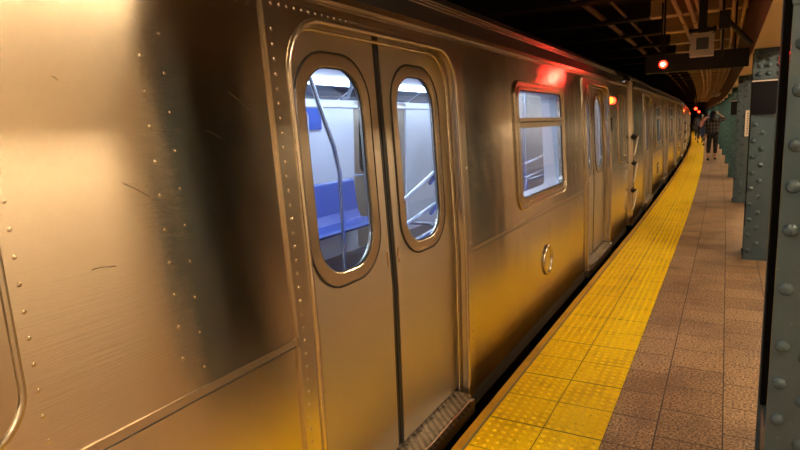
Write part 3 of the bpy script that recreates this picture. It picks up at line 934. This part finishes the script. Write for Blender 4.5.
# ------------------------------------------------------------------ people
def skin_mesh(name, verts, edges, radii, root, m, parent, sub=2):
    me = bpy.data.meshes.new(name); me.from_pydata(verts, edges, []); me.materials.append(m)
    o = bpy.data.objects.new(name, me); COL.objects.link(o); o.parent = parent
    md = o.modifiers.new('s', 'SKIN'); md.use_smooth_shade = True
    sv = me.skin_vertices[0].data if me.skin_vertices else None
    if sv is None:
        bm = bmesh.new(); bm.from_mesh(me); bm.verts.layers.skin.verify(); bm.to_mesh(me); bm.free(); sv = me.skin_vertices[0].data
    for i, r in enumerate(radii):
        sv[i].radius = (r, r) if not isinstance(r, tuple) else r
        sv[i].use_root = (i == root)
    ss = o.modifiers.new('u', 'SUBSURF'); ss.levels = sub; ss.render_levels = sub
    return o
def person(loc, rz, name_lab, top, bottom, hair, pose='walk', H=1.65, longhair=True, group=None, skin='skin_person'):
    s = H/1.68
    r = empty('person', loc, rz); tag(r, name_lab, 'person', group); r.scale = (s, s, s)
    # +Y is forward; x right
    st = .20 if pose != 'stand' else .05
    RU = pose == 'walk'
    hip = .92
    P = {'pel': (0,0,.95), 'wa': (0,0,1.08), 'ch': (0,.0,1.26), 'nk': (0,.01,1.42), 'nk2': (0,.015,1.48), 'hd': (0,.02,1.56), 'hd2': (0,.02,1.62),
         'lh': (-.09,0,.90), 'lk': (-.10,-.02,.50), 'la': (-.11,-st,.11), 'lt': (-.12,-st+.14,.035),
         'rh': (.09,0,.90), 'rk': (.10,.10,.50), 'ra': (.10,st,.10), 'rt': (.11,st+.14,.03),
         'ls': (-.17,0,1.38), 'le': (-.25,-.02,1.12), 'lw': (-.23,.10,.90), 'lha': (-.22,.14,.83),
         'rs': (.17,0,1.38), 're': (.25,.02,1.12), 'rw': (.23,-.06,.90), 'rha': (.22,-.05,.82)}
    if RU:
        P['re'] = (.37,.06,1.40); P['rw'] = (.20,.10,1.56); P['rha'] = (.12,.08,1.62)
        P['rs'] = (.18,0,1.40)
    keys = list(P); V = [P[k] for k in keys]; ix = {k: i for i, k in enumerate(keys)}
    E = [('pel','wa'),('wa','ch'),('ch','nk'),('nk','nk2'),('nk2','hd'),('hd','hd2'),('pel','lh'),('lh','lk'),('lk','la'),('la','lt'),('pel','rh'),('rh','rk'),('rk','ra'),('ra','rt'),
         ('ch','ls'),('ls','le'),('le','lw'),('lw','lha'),('ch','rs'),('rs','re'),('re','rw'),('rw','rha')]
    R_ = {'pel': (.15,.11),'wa': (.13,.10),'ch': (.15,.11),'nk': .055,'nk2': .052,'hd': .085,'hd2': .07,'lh': .09,'lk': .058,'la': .036,'lt': .028,'rh': .09,'rk': .058,'ra': .036,'rt': .028,
          'ls': .058,'le': .043,'lw': .029,'lha': .026,'rs': .058,'re': .043,'rw': .029,'rha': .026}
    body = skin_mesh('body', V, [(ix[a], ix[b]) for a, b in E], [R_[k] for k in keys], 0, M[skin], r)
    # head details: nose, ears
    # clothes follow the same joints, slightly wider
    jk = ['pel','wa','ch','ls','le','lw','rs','re','rw']; jx = {k: i for i, k in enumerate(jk)}
    PJ = dict(P); PJ['pel'] = (0,0,.72); PJ['wa'] = (0,0,1.05)
    if RU: PJ['rw'] = tuple(P['re'][i]*.55+P['rw'][i]*.45 for i in range(3))
    skin_mesh('jacket', [PJ[k] for k in jk], [(jx[a], jx[b]) for a, b in (('pel','wa'),('wa','ch'),('ch','ls'),('ls','le'),('le','lw'),('ch','rs'),('rs','re'),('re','rw'))],
              [(.215,.165),(.20,.155),(.20,.15),.09,.075,.055,.09,.075,.055], 0, top, r)
    tk = ['pel','lh','lk','la','rh','rk','ra']; tx = {k: i for i, k in enumerate(tk)}
    PT = dict(P)
    PT['la'] = tuple(P['lk'][i]*.32+P['la'][i]*.68 for i in range(3)); PT['ra'] = tuple(P['rk'][i]*.32+P['ra'][i]*.68 for i in range(3))
    skin_mesh('trousers', [PT[k] for k in tk], [(tx[a], tx[b]) for a, b in (('pel','lh'),('lh','lk'),('lk','la'),('pel','rh'),('rh','rk'),('rk','ra'))],
              [(.165,.13),.105,.078,.062,.105,.078,.062], 0, bottom, r)
    for s_ in ('l', 'r'):
        a = Vector(P[s_+'a']); t = Vector(P[s_+'t'])
        skin_mesh('shoe', [(a.x, a.y-.05, .045), (a.x, a.y+.05, .045), (t.x, t.y+.03, .035)], [(0,1),(1,2)], [.05,.056,.042], 0, M['shoe'], r, 1)
    rows = ([(1.705,.0,.02),(1.695,.05,.015),(1.665,.09,.01),(1.61,.112,0),(1.55,.115,-.02),(1.47,.128,-.05),(1.40,.125,-.07),(1.34,.09,-.09),(1.31,.0,-.09)] if longhair
            else [(1.70,.0,.02),(1.69,.05,.015),(1.66,.085,.01),(1.61,.10,-.005),(1.56,.095,-.025),(1.52,.07,-.04),(1.50,.0,-.04)])
    mb = MB(); vs = []; nn = 12
    for z, rr, yo in rows:
        for k in range(nn): vs.append(((rr+.0005)*math.cos(2*PI*k/nn), yo+(rr+.0005)*.82*math.sin(2*PI*k/nn), z))
    mb.add(vs, [(i*nn+k, i*nn+(k+1) % nn, (i+1)*nn+(k+1) % nn, (i+1)*nn+k) for i in range(len(rows)-1) for k in range(nn)], True)
    mb.build('hair', hair, r)
    # fingers as short chains from each palm
    for s_ in ('lha', 'rha'):
        h = Vector(P[s_]); w = Vector(P[s_[0]+'w']); d = (h-w).normalized()
        side_v = d.cross(Vector((0,1,0)) if abs(d.y) < .8 else Vector((1,0,0))).normalized()
        mb = MB()
        for k, ln in enumerate((.065,.075,.07,.055)):
            b0 = h+side_v*(k-1.5)*.017+d*.015
            mb.tube([b0, b0+d*ln*.55+Vector((0,0,0)), b0+d*ln], [.0095,.009,.007], 6)
        b0 = h-side_v*.03; mb.tube([b0-d*.01, b0-side_v*.02+d*.02, b0-side_v*.025+d*.045], [.011,.010,.008], 6)
        mb.build('fingers', M[skin], body)
    # face: nose and ears on the body
    mb = MB(); mb.dome((0,.098,1.575), (0,1,0), .016, .022, 8, 3); mb.dome((-.083,.01,1.575), (-1,0,0), .022, .01, 8, 2); mb.dome((.083,.01,1.575), (1,0,0), .022, .01, 8, 2)
    for sx in (-1, 1): mb.dome((sx*.032,.098,1.60), (0,1,0), .010, .005, 8, 2)
    mb.tube([(-.022,.100,1.535),(0,.106,1.533),(.022,.100,1.535)], .005, 6)
    mb.build('face', M[skin], body)
    return r
w = person((-.42, 22.6, 0), 0, 'person with long black hair in dark plaid jacket and cropped black trousers, walking away', M['plaid'], M['trousers'], M['hair'], 'walk', 1.66)
r = empty('shoulder_bag', (-.72, 22.5, 1.02)); tag(r, 'dark navy shoulder bag at the left hip of the walking person in plaid', 'bag')
mb = MB(); mb.box(-.07, .07, -.15, .15, -.15, .15); mb.build('pouch', M['navy'], r, bevel=.04)
mb = MB(); mb.tube([(0,-.12,.14), (.06,-.06,.32), (.12,-.02,.43), (.10,.05,.38), (0,.12,.14)], .014, 6); mb.build('strap', M['navy'], r)
person((-.93, 34, 0), .1, 'person in a faded pink shirt walking beyond the one in plaid', M['pink'], M['jean'], M['hair'], 'go', 1.68, False)
person((-1.34, 38, 0), .0, 'distant person in a grey brown coat left of the pink shirt', M['greyc'], M['trousers'], M['hair'], 'go', 1.66, True)
person((-1.68, 43, 0), .0, 'distant person in a dark maroon coat nearest the train', M['maroon'], M['trousers'], M['hair'], 'go', 1.68, True)

# ------------------------------------------------------------------ world, camera
wd = bpy.data.worlds.new('World'); SC.world = wd; wd.use_nodes = True
bg = wd.node_tree.nodes['Background']; bg.inputs[0].default_value = (1, .75, .5, 1); bg.inputs[1].default_value = .0
Rm = Matrix(((0.869791, -0.043537, 0.491496), (0.491447, 0.165434, -0.85505), (-0.044083, 0.985259, 0.165289)))
cam = bpy.data.cameras.new('Camera'); co = bpy.data.objects.new('Camera', cam); COL.objects.link(co)
cam.sensor_width = 36; cam.lens = 570/800*36; cam.clip_end = 500; cam.clip_start = .05
co.matrix_world = Matrix.Translation((0,0,1.53)) @ Rm.to_4x4()
SC.camera = co
SC.view_settings.view_transform = 'Standard'; SC.view_settings.look = 'None'; SC.view_settings.gamma = 1
SC.view_settings.exposure = 0.0; SC.view_settings.use_curve_mapping = False
